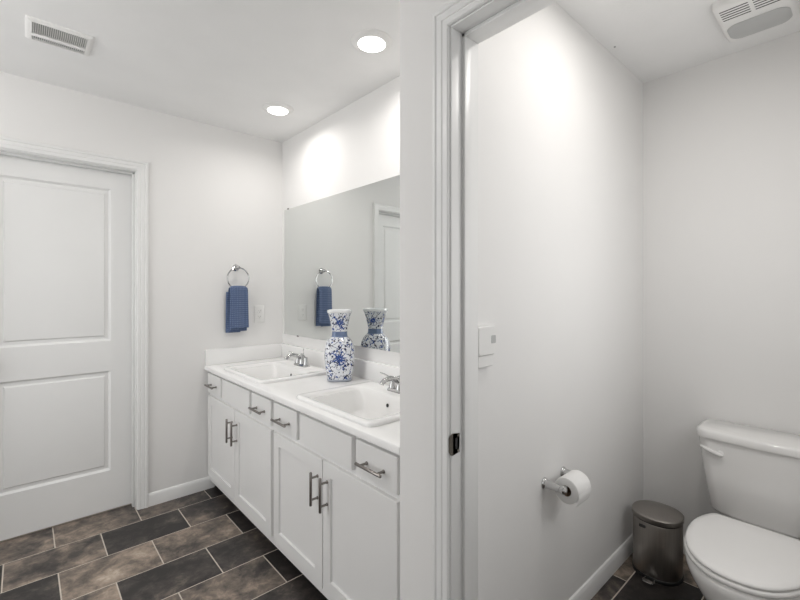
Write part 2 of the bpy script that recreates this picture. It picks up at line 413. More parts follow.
# jamb linings
bm = bmesh.new(); q = .018
box(bm, DX0-q, DX0, YE-.001, YE+T, 0, DZ+q, .001); box(bm, DX1, DX1+q, YE-.001, YE+T, 0, DZ+q, .001); box(bm, DX0, DX1, YE-.001, YE+T, DZ, DZ+q, .001)
box(bm, DX1-.011, DX1, YE+.046, YE+.078, 0, DZ, .002); box(bm, DX0, DX0+.011, YE+.046, YE+.078, 0, DZ, .002); box(bm, DX0, DX1, YE+.046, YE+.078, DZ-.011, DZ, .002)
struct(obj('trim_4', bm, M['trim']))
bm = bmesh.new()
box(bm, XD-.001, XW+.001, YJ, YJ+q, 0, ZJ+q, .001); box(bm, XD-.001, XW+.001, YJR-q, YJR, 0, ZJ+q, .001); box(bm, XD-.001, XW+.001, YJR, YJ, ZJ, ZJ+q, .001)
box(bm, .938, .974, YJ-.012, YJ, 0, ZJ, .002); box(bm, .938, .974, YJR, YJR+.012, 0, ZJ, .002); box(bm, .938, .974, YJR, YJ, ZJ-.012, ZJ, .002)
jamb = struct(obj('trim_5', bm, M['trim']))
# strike plate on the jamb, its lip curling over the edge
bm = bmesh.new()
rows = []
for (x, y) in ((.9265, YJ-.0015), (.898, YJ-.0015), (.893, YJ-.0012), (.8885, YJ+.001), (.886, YJ+.004)):
    rows.append((x, y))
z0, z1 = .860, .922
ring = []
outer = [[], []]
for side, sgn in ((0, 0), (1, 1)):
    for i, (x, y) in enumerate(rows):
        inset = (.004 if i == 0 else 0)+(.012 if i == len(rows)-1 else .004 if i == len(rows)-2 else 0)
        outer[side].append((x, y, (z0+inset) if side == 0 else (z1-inset)))
top = [bm.verts.new(p) for p in outer[1]]; bot = [bm.verts.new(p) for p in outer[0]]
for i in range(len(rows)-1): bm.faces.new((top[i], top[i+1], bot[i+1], bot[i]))
bmesh.ops.solidify(bm, geom=list(bm.faces), thickness=.0014)
for zz in (.870, .912): lathe(bm, [(.0035, 0), (.0035, .0008), (.001, .0014)], 12, mtx=axis_m((.920, YJ-.0015, zz), (0, -1, 0)))
sp = obj('strike_plate', bm, M['bronze'], jamb); sp['label'] = 'dark metal strike plate'
bm = bmesh.new(); box(bm, .908, .917, YJ-.0022, YJ-.0006, .876, .906, .0005)
obj('latch_hole', bm, M['dark'], sp)

# closed two-panel door in the far wall
YL = YE+.082
bm = bmesh.new(); dx0, dx1, dz0, dz1 = DX0+.003, DX1-.003, .012, DZ-.003
f = lambda u, v, d: (u, YL+d, v)
px0, px1 = dx0+.112, dx1-.112
zs = [dz0, .246, .844, 1.022, 1.932, dz1]; xs = [dx0, px0, px1, dx1]
for i in range(5):
    for j in range(3):
        if j == 1 and i in (1, 3):
            panel(bm, xs[1], xs[2], zs[i], zs[i+1], [(0, 0), (.002, .001), (.012, .013), (.028, .013), (.036, .004), (.040, .0035)], f)
        else:
            bm.faces.new([bm.verts.new(f(*p, 0)) for p in ((xs[j], zs[i]), (xs[j+1], zs[i]), (xs[j+1], zs[i+1]), (xs[j], zs[i+1]))])
bmesh.ops.remove_doubles(bm, verts=bm.verts, dist=1e-5)
for (a, b_) in (((dx0, dz0), (dx1, dz0)), ((dx1, dz0), (dx1, dz1)), ((dx1, dz1), (dx0, dz1)), ((dx0, dz1), (dx0, dz0))):
    bm.faces.new([bm.verts.new(p) for p in ((a[0], YL, a[1]), (b_[0], YL, b_[1]), (b_[0], YL+.034, b_[1]), (a[0], YL+.034, a[1]))])
bm.faces.new([bm.verts.new(p) for p in ((dx0, YL+.034, dz0), (dx1, YL+.034, dz0), (dx1, YL+.034, dz1), (dx0, YL+.034, dz1))])
door = struct(obj('door_1', bm, M['trim'], sharp=20, recalc=True))
bm = bmesh.new(); lathe(bm, [(.030, 0), (.030, .004), (.012, .008), (.010, .03), (.020, .04), (.027, .052), (.026, .062), (.015, .069), (.001, .071)], 28, mtx=axis_m((dx0+.062, YL, .93), (0, -1, 0)))
obj('door_knob', bm, M['nickel'], door)

# ------------------------------------------------------------------ recessed lamps
DIFF = lamp_mat('glowing_diffuser', 6.0)
def downlight(label, x, y, strength, group='recessed ceiling downlights', flush=1.0, spread=2.85):
    t = thing('recessed_light', label, 'ceiling light', (x, y, CEIL), 0, group)
    bm = bmesh.new(); lathe(bm, [(.092, 0), (.091, -.003), (.074, -.0125*max(flush, .5)), (.0615, -.0135*max(flush, .5)), (.0615, 0)], 48, False, False)
    bm.normal_update(); obj('trim_ring', bm, M['plastic'], t)
    bm = bmesh.new(); lathe(bm, [(.0612, -.0005), (.0612, -.013*flush), (.056, -.0165*flush), (.03, -.018*flush), (.001, -.0182*flush)], 48, True, True)
    obj('diffuser', bm, DIFF, t)
    a = bpy.data.lights.new('downlight', 'AREA'); a.shape = 'DISK'; a.size = .118; a.energy = strength; a.color = LAMP_C; a.spread = spread
    ao_ = bpy.data.objects.new('downlight', a); COL.objects.link(ao_); ao_.parent = t; ao_.location = (0, 0, -.0195*flush)
downlight('near round recessed ceiling light over the right hand sink', 1.160, 1.482, VAN_W)
downlight('far round recessed ceiling light near the corner above the left sink', 1.160, 2.414, VAN_W)
downlight('round recessed ceiling light inside the toilet room above the paper holder', 1.50, .36, WC_W, flush=.4, spread=3.05)
t = thing('dome_light', 'round flush mount dome light over the open floor in front of the closed door', 'ceiling light', (-.50, 1.70, CEIL))  # added dome out of view, lifts the ceiling and walls
bm = bmesh.new(); lathe(bm, [(.16, 0), (.16, -.02), (.15, -.025), (.001, -.025)], 40); obj('canopy', bm, M['plastic'], t)
bm = bmesh.new(); lathe(bm, [(.145, -.024), (.145, -.05), (.135, -.085), (.11, -.115), (.07, -.135), (.03, -.143), (.001, -.145)], 40); obj('glass_dome', bm, lamp_mat('dome_glass', FILL_DOME_W), t)

# ceiling register
def register():
    x0, x1, y0, y1 = .008, .228, 2.268, 2.468
    cx, cy = (x0+x1)/2, (y0+y1)/2; hx, hy = (x1-x0)/2, (y1-y0)/2
    t = thing('ceiling_vent', 'white rectangular finned air vent on the ceiling at upper left', 'vent', (cx, cy, CEIL))
    hx, hy = .114, .098
    bm = bmesh.new()
    loft(bm, [rrect(-hx, hx, -hy, hy, 0, .006, 3), rrect(-hx, hx, -hy, hy, -.003, .006, 3), rrect(-hx+.008, hx-.008, -hy+.008, hy-.008, -.010, .004, 3),
              rrect(-hx+.022, hx-.022, -hy+.020, hy-.016, -.011, .003, 3), rrect(-hx+.024, hx-.024, -hy+.022, hy-.018, -.002, .003, 3)], False, False)
    box(bm, -hx+.02, hx-.02, .022, .044, -.0125, -.001, .003)
    obj('frame', bm, M['plastic'], t, recalc=True)
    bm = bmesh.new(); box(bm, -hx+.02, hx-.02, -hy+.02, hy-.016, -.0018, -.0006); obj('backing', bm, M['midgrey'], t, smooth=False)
    bm = bmesh.new()
    n = 26
    for i in range(n):
        x = -hx+.027+(2*hx-.054)*i/(n-1)
        box(bm, x-.0013, x+.0013, -hy+.021, hy-.017, -.0095, -.0016)
    obj('fin', bm, M['plastic'], t, smooth=False)['kind'] = 'stuff'
register()

# exhaust fan with light lens
def fan():
    x0, x1, y0, y1 = 1.985, 2.295, .175, .405
    cx, cy = (x0+x1)/2, (y0+y1)/2; hx, hy = (x1-x0)/2, (y1-y0)/2
    t = thing('exhaust_fan', 'white ceiling exhaust fan with louvres and grey oblong lens in the toilet room', 'ceiling fan vent', (cx, cy, CEIL))
    D = -.042
    f = lambda u, v, d: (u, v, D+d)
    bm = bmesh.new()
    loft(bm, [rrect(-hx, hx, -hy, hy, 0, .018), rrect(-hx, hx, -hy, hy, -.024, .018), rrect(-hx+.005, hx-.005, -hy+.005, hy-.005, -.036, .016), rrect(-hx+.014, hx-.014, -hy+.014, hy-.014, D, .012)], True, True)
    obj('housing', bm, M['plastic'], t)
    for i in range(5):
        xx = -hx+.020+i*.018
        for (a, b_) in ((-hy+.022, -.006), (.006, hy-.022)):
            bm = bmesh.new()
            loft(bm, [rrect(xx-.003, xx+.003, a, b_, D-.0004, .0028, 3), rrect(xx-.003, xx+.003, a, b_, D+.002, .0028, 3)])
            obj('louvre_slot', bm, M['dark'], t)
    bm = bmesh.new(); lx0, lx1 = hx-.166, hx-.030
    loft(bm, [rrect(lx0, lx1, -hy+.018, hy-.018, D-.001, .042, 10), rrect(lx0+.003, lx1-.003, -hy+.021, hy-.021, D-.004, .039, 10), rrect(lx0+.02, lx1-.02, -hy+.038, hy-.038, D-.007, .024, 10)])
    obj('light_lens', bm, M['greyplastic'], t)['label'] = 'grey translucent oblong lens'
fan()

# ------------------------------------------------------------------ vanity
XF = .912                       # front plane of the doors and drawers
def bar_handle(length, vertical, parent, y, z):
    """bar pull standing off the front: two posts and a round bar"""
    bm = bmesh.new(); o = -.033; h = length/2
    d = Vector((0, 0, 1)) if vertical else Vector((0, 1, 0))
    c = Vector((0, y, z))
    tube(bm, [c+Vector((o, 0, 0))-d*h, c+Vector((o, 0, 0))-d*(h-.002), c+Vector((o, 0, 0))+d*(h-.002), c+Vector((o, 0, 0))+d*h], [.0045, .0058, .0058, .0045], 14)
    for s in (-1, 1):
        p = c+d*s*(h-.024)
        tube(bm, [p+Vector((0, 0, 0)), p+Vector((-.003, 0, 0)), p+Vector((-.006, 0, 0)), p+Vector((o, 0, 0))], [.0068, .0068, .0046, .0046], 12)
    return obj('handle', bm, M['nickel'], parent)
def front(name, parent, y0, y1, z0, z1, shaker):
    bm = bmesh.new(); th = .018
    f = lambda u, v, d: (d, u, v)
    lo = [(0, th), (0, .002), (.002, 0)]
    if shaker: lo += [(.056, 0), (.0585, .0085)]
    panel(bm, y0, y1, z0, z1, lo, f)
    bm.faces.new([bm.verts.new(f(u, v, th)) for u, v in ((y0, z0), (y1, z0), (y1, z1), (y0, z1))])
    bmesh.ops.remove_doubles(bm, verts=bm.verts, dist=1e-6)
    return obj(name, bm, M['cab'], parent, sharp=20)
def cabinet(label, ya, yb, dr, ff, dl, doors):
    """ya<yb world; all parts local to an Empty at (XF, ya, 0)"""
    t = thing('vanity_cabinet', label, 'cabinet', (XF, ya, 0), 0, 'white vanity base cabinets')
    W = yb-ya; fr = .018; top = .796; zb = .055; D = XV-XF-.002
    bm = bmesh.new()
    box(bm, fr, fr+.018, 0, W, zb, top)
    box(bm, fr+.018, D, 0, .016, zb, top); box(bm, fr+.018, D, W-.016, W, zb, top)
    box(bm, fr+.018, D, .016, W-.016, zb, zb+.016); box(bm, D-.008, D, .016, W-.016, zb+.016, top)
    obj('carcass', bm, M['cab'], t, smooth=False)
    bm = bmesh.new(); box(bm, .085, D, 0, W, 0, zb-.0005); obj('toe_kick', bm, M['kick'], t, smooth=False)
    zt, zm = .776, .651
    for (a, b_) in (dr, dl):
        d = front('drawer', t, a-ya, b_-ya, zm, zt, False)
        bar_handle(.142, False, d, (a+b_)/2-ya, .708)
    front('false_drawer_front', t, ff[0]-ya, ff[1]-ya, zm, zt, False)
    for i, (a, b_) in enumerate(doors):
        d = front('door', t, a-ya, b_-ya, .098, .628, True)
        y = (a+.034 if i == 1 else b_-.034)-ya
        bar_handle(.138, True, d, y, .506)
    return t
# doors: pair meets in the middle; second tuple is the one farther from the camera
cabinet('white two door vanity cabinet below the left hand sink, beside the far wall', 1.963, YE-.001, (2.694, 2.932), (2.244, 2.664), (1.978, 2.214),
        [(1.978, 2.452), (2.458, 2.932)])
cabinet('white two door vanity cabinet below the right hand sink, beside the doorway wall', YC+.001, 1.961, (1.712, 1.946), (1.288, 1.686), (1.030, 1.262),
        [(1.030, 1.490), (1.496, 1.946)])

# counter with cut-outs
def counter():
    z0, z1 = .797, .824; x0, x1 = .896, XV-.001; ya, yb = YC+.001, YE-.001
    t = thing('vanity_countertop', 'long white countertop with backsplash on top of the two vanity cabinets', 'countertop', (x0, ya, z0))
    X = [0, .004, 0.965-x0, 1.37-x0, x1-x0]; Y = [0, 1.245-ya, 1.735-ya, 2.190-ya, 2.680-ya, yb-ya]
    bm = bmesh.new(); h = z1-z0; V = {}
    def v(i, j, k):
        if (i, j, k) not in V:
            x, z = X[i], (0 if k == 0 else h)
            if i == 0 and k == 1: z = h-.004
            V[i, j, k] = bm.verts.new((x, Y[j], z))
        return V[i, j, k]
    hole = lambda i, j: i == 2 and j in (1, 3)
    nx, ny = 4, 5
    for i in range(nx):
        for j in range(ny):
            if hole(i, j) : continue
            if i < 0: continue
            bm.faces.new((v(i, j, 1), v(i+1, j, 1), v(i+1, j+1, 1), v(i, j+1, 1)))
            bm.faces.new((v(i, j, 0), v(i, j+1, 0), v(i+1, j+1, 0), v(i+1, j, 0)))
            for (a, b_, di, dj) in (((i, j), (i, j+1), -1, 0), ((i+1, j), (i+1, j+1), 1, 0), ((i, j), (i+1, j), 0, -1), ((i, j+1), (i+1, j+1), 0, 1)):
                ni, nj = i+di, j+dj
                if ni < 0 or ni >= nx or nj < 0 or nj >= ny or hole(ni, nj):
                    bm.faces.new((v(*a, 0), v(*b_, 0), v(*b_, 1), v(*a, 1)))
    obj('slab', bm, M['counter'], t, sharp=60)
    bm = bmesh.new(); box(bm, x1-x0-.019, x1-x0, 0, yb-ya-.0195, h+.0002, .928-z0, .003); obj('backsplash', bm, M['counter'], t)
    bm = bmesh.new(); box(bm, .003, x1-x0, yb-ya-.019, yb-ya, h+.0002, .928-z0, .003); obj('side_splash', bm, M['counter'], t)
counter()

def sink(label, yc):
    t = thing('bathroom_sink', label, 'sink', (1.165, yc, .8245), 0, 'drop in rectangular sinks')
    ax0, ax1, hy = -.232, .228, .288
    rings = [rrect(ax0, ax1, -hy, hy, 0, .035), rrect(ax0-.001, ax1+.001, -hy-.001, hy+.001, .008, .036), rrect(ax0+.002, ax1-.002, -hy+.002, hy-.002, .014, .034),
             rrect(ax0+.008, ax1-.008, -hy+.008, hy-.008, .0165, .030),
             rrect(ax0+.020, ax1-.020, -hy+.022, hy-.022, .0155, .028),
             rrect(ax0+.026, .108, -hy+.040, hy-.040, .0150, .050), rrect(ax0+.032, .104, -hy+.046, hy-.046, .010, .050),
             rrect(ax0+.040, .099, -hy+.054, hy-.054, -.010, .050), rrect(ax0+.060, .090, -hy+.075, hy-.075, -.080, .055),
             rrect(ax0+.085, .078, -hy+.105, hy-.105, -.112, .060), rrect(ax0+.13, .050, -hy+.17, hy-.17, -.122, .045),
             rrect(-.075, -.015, -.03, .03, -.125, .029)]
    # outer underside so the bowl has thickness
    under = [rrect(-.085, -.005, -.04, .04, -.137, .029), rrect(ax0+.082, .084, -hy+.100, hy-.100, -.124, .06), rrect(ax0+.050, .104, -hy+.066, hy-.066, -.020, .055), rrect(ax0+.044, .110, -hy+.058, hy-.058, -.0008, .05), ]
    bm = bmesh.new(); loft(bm, under+[rrect(ax0+.01, ax1-.01, -hy+.01, hy-.01, -.0002, .034)]+rings, True, True)
    obj('basin', bm, M['ceramic'], t, sharp=50)
    bm = bmesh.new(); lathe(bm, [(.023, 0), (.023, .002), (.018, .0035), (.015, .001), (.001, .001)], 24, mtx=Matrix.Translation((-.045, 0, -.1245))); obj('drain', bm, M['chrome'], t)
    bm = bmesh.new(); lathe(bm, [(.0085, 0), (.0085, .0015), (.0055, .0024)], 20, mtx=axis_m((.0945, 0, -.035), (-.985, 0, .15)))
    obj('overflow_hole', bm, M['dark'], t)
sink('white rectangular drop in sink at the far end of the counter, left of the vase', 2.435)
sink('white rectangular drop in sink near the doorway wall, right of the vase', 1.490)

def faucet(label, yc):
    t = thing('faucet', label, 'faucet', (1.335, yc, .8395), 0, 'chrome two handle faucets')
    bm = bmesh.new()
    loft(bm, [rrect(-.026, .026, -.078, .078, 0, .025, 8), rrect(-.026, .026, -.078, .078, .006, .025, 8), rrect(-.020, .020, -.072, .072, .013, .019, 8)])
    obj('base_plate', bm, M['chrome'], t)
    bm = bmesh.new()
    lathe(bm, [(.021, .010), (.019, .02), (.0155, .04), (.0165, .055), (.0175, .066), (.014, .075), (.001, .079)], 24)
    tube(bm, [(-.004, 0, .050), (-.03, 0, .066), (-.06, 0, .074), (-.09, 0, .070), (-.108, 0, .060), (-.112, 0, .050)], [.013, .0135, .0125, .0115, .0105, .010], 16)
    obj('spout', bm, M['chrome'], t)
    bm = bmesh.new(); tube(bm, [(.012, 0, .07), (.012, 0, .098)], .0022, 8); lathe(bm, [(.0022, 0), (.0045, .003), (.0045, .009), (.001, .012)], 12, mtx=Matrix.Translation((.012, 0, .096)))
    obj('drain_lift_rod', bm, M['chrome'], t)
    for s in (-1, 1):
        bm = bmesh.new()
        lathe(bm, [(.018, .010), (.017, .022), (.0125, .040), (.0135, .052), (.010, .060), (.001, .062)], 20, mtx=Matrix.Translation((0, s*.052, 0)))
        tube(bm, [(.002, s*.052, .054), (-.012, s*.062, .064), (-.030, s*.078, .078), (-.046, s*.092, .086)], [.007, .0062, .0066, .005], 12, flat=.6)
        obj('handle', bm, M['chrome'], t)
faucet('chrome two handle faucet behind the far left hand sink', 2.435)
faucet('chrome two handle faucet behind the near right hand sink, cut by the wall edge', 1.490)

# mirror
t = thing('wall_mirror', 'large frameless mirror on the wall above the counter', 'mirror', (XV, 1.002, 1.001))
bm = bmesh.new(); box(bm, -.0065, -.0005, 0, 2.905-1.002, 0, .922, .0006, 1); obj('glass', bm, M['mirror'], t, smooth=False)
for (y, z) in ((2.845, .922), (2.70, 0.0)):
    bm = bmesh.new(); s = 1 if z > .5 else -1
    box(bm, -.010, -.0005, y-1.002-.007, y-1.002+.007, z-.004 if s > 0 else z-.006, z+.006 if s > 0 else z+.004, .001); obj('clip', bm, M['nickel'], t)

# vase
def vase():
    t_yaw = math.atan2(-1.95, -1.32)
    H = .405
    prof = [(.063, 0), (.0685, .004), (.0695, .012), (.067, .016), (.071, .03), (.077, .06), (.0815, .10), (.083, .14), (.082, .17), (.078, .195), (.070, .215), (.058, .230), (.0465, .242), (.0435, .248),
            (.0425, .258), (.0425, .276), (.044, .288), (.048, .312), (.0535, .338), (.0595, .360), (.065, .373), (.0685, .378), (.069, .386), (.0675, .391), (.062, .392), (.058, .387), (.050, .36), (.040, .32), (.036, .29), (.036, .25), (.05, .2), (.05, .03)]
    bm = bmesh.new()
    def ex(z): return 3.6 if z < .2 else (3.6+(2.9-3.6)*min(1, (z-.2)/.06) if z < .3 else 3.2)
    loft(bm, [supere(r, r, ex(z), z, 64) for r, z in prof])
    # painted bouquets: petals laid on the two faces toward the room and the mirror sides
    def surf(u, z, face):
        k = 0
        while k < len(prof)-2 and prof[k+1][1] < z: k += 1
        (r0, za), (r1, zb_) = prof[k], prof[k+1]; r = r0+(r1-r0)*max(0, min(1, (z-za)/max(zb_-za, 1e-6)))
        n = ex(z); u = max(-.93*r, min(.93*r, u)); x = r*(1-(abs(u)/r)**n)**(1/n)+.0008
        c, s = math.cos(face), math.sin(face)
        return (x*c-u*s, x*s+u*c, z)
    for face in (0, PI/2, PI, -PI/2):
        for (zc, sc) in ((.130, .040), (.322, .028)):
            for k in range(11):
                a = 2*PI*k/11+.12; L0 = sc*(1.0 if k % 2 == 0 else .70); wd = sc*.105
                rows = []
                for i in range(6):
                    q_ = i/5; rr = L0*(.16+.84*q_); ww = wd*math.sin(PI*(.12+.86*q_))
                    rows.append([(rr*math.cos(a)+ww*s*-math.sin(a), rr*math.sin(a)+ww*s*math.cos(a)) for s in (-1, 0, 1)])
                P = [[bm.verts.new(surf(p[0], zc+p[1], face)) for p in row] for row in rows]
                for i in range(5):
                    for j in range(2):
                        bm.faces.new((P[i][j], P[i][j+1], P[i+1][j+1], P[i+1][j])).material_index = 1
    o = obj('vase', bm, [M['vase'], M['cobalt']], None, (1.318, 1.975, .8245), recalc=False)
    o.rotation_euler = (0, 0, t_yaw)
    tag(o, 'tall square shouldered blue and white floral porcelain vase on the counter between the sinks', 'vase')
vase()

# ------------------------------------------------------------------ towel ring, towel, outlet
def ring_and_towel():
    x, zc, r = 1.103, 1.408, .074
    yr = YE-.046
    t = thing('towel_ring', 'chrome towel ring mounted on the far wall beside the mirror', 'towel ring', (x, YE, zc+r))
    bm = bmesh.new()
    lathe(bm, [(.024, .0003), (.024, .004), (.019, .009), (.012, .014), (.009, .03), (.011, .040), (.013, .050), (.009, .056), (.001, .058)], 24, mtx=axis_m((0, 0, 0), (0, -1, 0)))
    obj('mount_post', bm, M['chrome'], t)
    bm = bmesh.new(); pts = [(r*math.sin(2*PI*i/40), -.046, -r+r*math.cos(2*PI*i/40)) for i in range(41)]
    tube(bm, pts, .0042, 10, cap=False); bmesh.ops.remove_doubles(bm, verts=bm.verts, dist=1e-5)
    obj('ring', bm, M['chrome'], t)
    # towel: folded strip draped over the bottom of the ring; front flap and longer back flap
    zb = zc-r                                   # bottom of the ring, world
    top = .0105
    prof = []
    for i in range(15): prof.append(('b', -.030+.0, (i)/14))
    bm = bmesh.new()
    def strip(x0a, x1a, path, thick, ph):
        """path: list of (y, z, width factor, bow) down the drape; builds a thick wavy sheet"""
        nx = 16; top_, bot_ = [], []
        for k, (y, z, wf, bow) in enumerate(path):
            a, b_ = [], []
            for i in range(nx+1):
                u = i/nx; xx = x0a+(x1a-x0a)*u; cx = (x0a+x1a)/2
                xx = cx+(xx-cx)*wf
                zz = z+bow*(1-(2*u-1)**2)
                wv = .0035*math.sin(u*9.5+ph)*min(1, k/4)
                rim = math.sqrt(max(0, 1-(2*u-1)**8))
                a.append(Vector((xx, y+wv, zz))); b_.append(rim)
            top_.append(a); bot_.append(b_)
        rows_ = []
        nk = len(path)
        for k in range(nk):
            p0 = path[max(k-1, 0)]; p1 = path[min(k+1, nk-1)]
            d = Vector((0, p1[0]-p0[0], p1[1]-p0[1])).normalized(); nrm = Vector((0, d.z, -d.y))
            fr = [top_[k][i]+nrm*thick/2*bot_[k][i] for i in range(nx+1)]; bk = [top_[k][i]-nrm*thick/2*bot_[k][i] for i in range(nx+1)]
            rows_.append(fr+bk[::-1])
        loft(bm, rows_)
    # back flap (nearer the wall) -> over the ring -> front flap, relative to the ring bottom
    path = []
    zB, zF = -.292, -.268
    for i in range(9): q_ = i/8; path.append((.017, zB+(-.012-zB)*q_, 1.06-.10*q_, 0))
    for i in range(1, 8):
        a = PI*i/8; path.append((.014*math.cos(a)*1.2, .012*math.sin(a)-.002, .93, .004))
    for i in range(9): q_ = i/8; path.append((-.017, -.012+(zF+.012)*q_, .95+.10*q_, 0))
    strip(-.064, .064, path, .019, 0.6)
    # second fold layer seen at the left edge
    path2 = [(.021, -.02-.28*i/8+.0, .98+.06*i/8, 0) for i in range(9)]
    strip(-.076, .02, path2, .010, 2.0)
    o = obj('hand_towel', bm, M['towel'], None, (x, yr, zb), sharp=60)
    tag(o, 'folded blue waffle weave hand towel hanging through the chrome ring', 'towel')
ring_and_towel()

t = thing('wall_outlet', 'white electrical outlet plate on the far wall right of the towel', 'outlet', (1.272, YE, 1.153))
bm = bmesh.new(); h = .0615; wv = .0385
f = lambda u, v, d: (u, -d, v)
loft(bm, [[f(p[0], p[1], .0003) for p in rrect(-wv, wv, -h, h, 0, .005, 3)], [f(p[0], p[1], .003) for p in rrect(-wv, wv, -h, h, 0, .005, 3)], [f(p[0], p[1], .0055) for p in rrect(-wv+.004, wv-.004, -h+.004, h-.004, 0, .004, 3)]])
obj('cover_plate', bm, M['plastic'], t)
for s in (-1, 1):
    bm = bmesh.new(); zz = s*.0205
    loft(bm, [[f(p[0], p[1]+zz, .005) for p in rrect(-.0165, .0165, -.0145, .0145, 0, .009, 5)], [f(p[0], p[1]+zz, .0078) for p in rrect(-.0155, .0155, -.0135, .0135, 0, .008, 5)]])
    so = obj('socket', bm, M['plastic'], t)
    bm = bmesh.new()
    for xx in (-.0065, .0065): box(bm, xx-.0012, xx+.0012, -.0082, -.0074, zz-.001, zz+.008)
    lathe(bm, [(.0026, 0), (.0026, .0006)], 10, mtx=axis_m((0, -.0075, zz-.007), (0, -1, 0)))
    obj('slot', bm, M['midgrey'], so, smooth=False)

# ------------------------------------------------------------------ toilet room
# wall control beside the door jamb
t = thing('wall_control', 'white wall mounted control with small grey window just inside the toilet room doorway', 'switch', (1.072, YT, 1.143))
f = lambda u, v, d: (u, -d, v)
bm = bmesh.new()
loft(bm, [[f(p[0], p[1], d) for p in rrect(-.052+i_, .040-i_, -.020+i_, .072-i_, 0, .010, 5)] for d, i_ in ((.0003, 0), (.017, 0), (.022, .004))])
obj('housing', bm, M['plastic'], t)
bm = bmesh.new(); loft(bm, [[f(p[0], p[1], d) for p in rrect(.012+i_, .036-i_, .016+i_, .042-i_, 0, .003, 3)] for d, i_ in ((.0215, 0), (.0228, .0008))]); obj('window', bm, M['greyplastic'], t)
bm = bmesh.new(); 
loft(bm, [[f(p[0], p[1], d) for p in rrect(-.050+i_, .030-i_, -.056+i_, -.0205-i_*0, 0, .003, 3)] for d, i_ in ((.0003, 0), (.014, 0), (.018, .003))]); obj('lower_cover', bm, M['plastic'], t)

# paper holder
def tp():
    z = .607; ya = -.074
    t = thing('paper_holder', 'polished two post toilet paper holder on the partition wall', 'toilet paper holder', (1.515, YT, z))
    for i, s in enumerate((-1, 1)):
        bm = bmesh.new(); x = s*.072
        lathe(bm, [(.021, .0003), (.021, .004), (.017, .009), (.0155, .014), (.0145, .035), (.0125, .056), (.0115, .066), (.0095, .072)], 24, mtx=axis_m((x, 0, 0), (0, -1, 0)))
        bmesh.ops.create_uvsphere(bm, u_segments=20, v_segments=12, radius=.0155, matrix=Matrix.Translation((x, ya, 0)))
        lathe(bm, [(.0155, 0), (.0165, .003), (.013, .009), (.008, .013), (.001, .0145)], 20, mtx=axis_m((x, ya, 0), (s, 0, 0)))
        obj('post', bm, M['chrome'], t)
    bm = bmesh.new(); tube(bm, [(-.062, ya, 0), (.062, ya, 0)], .0085, 16); obj('roller', bm, M['chrome'], t)
    # roll
    bm = bmesh.new(); n = 48
    zc = -.0105
    prof = [(.0195, -.050), (.0450, -.050), (.0465, -.0485), (.0465, .0485), (.0450, .050), (.0195, .050)]
    rings = []
    for r, x in prof: rings.append([(x, r*math.cos(2*PI*i/n), r*math.sin(2*PI*i/n)+zc) for i in range(n)])
    rings.append(rings[0])
    loft(bm, rings, False, False)
    # loose end leaving the roll at the front
    pts = []
    for i in range(13):
        a = PI*(1.0)+ i/12*1.15
        rr = .0470+.0008*i+.0012*max(0, i-6)
        pts.append((rr*math.cos(a), rr*math.sin(a)+zc))
    rows = [[(x, p[0], p[1]) for x in (-.0495, .0495)] for p in pts]
    V = [[bm.verts.new(q_) for q_ in r_] for r_ in rows]
    for i in range(12): bm.faces.new((V[i][0], V[i][1], V[i+1][1], V[i+1][0]))
    o = obj('toilet_paper_roll', bm, M['paper'], None, (1.515, YT+ya, z), sharp=50)
    tag(o, 'white toilet paper roll on the two post holder', 'toilet paper')
    bm = bmesh.new(); loft(bm, [[(x, r*math.cos(2*PI*i/32), r*math.sin(2*PI*i/32)+zc) for i in range(32)] for r, x in ((.0194, -.0495), (.0194, .0495), (.0186, .0495), (.0186, -.0495), (.0194, -.0495))], False, False)
    obj('cardboard_core', bm, M['card'], o)
tp()

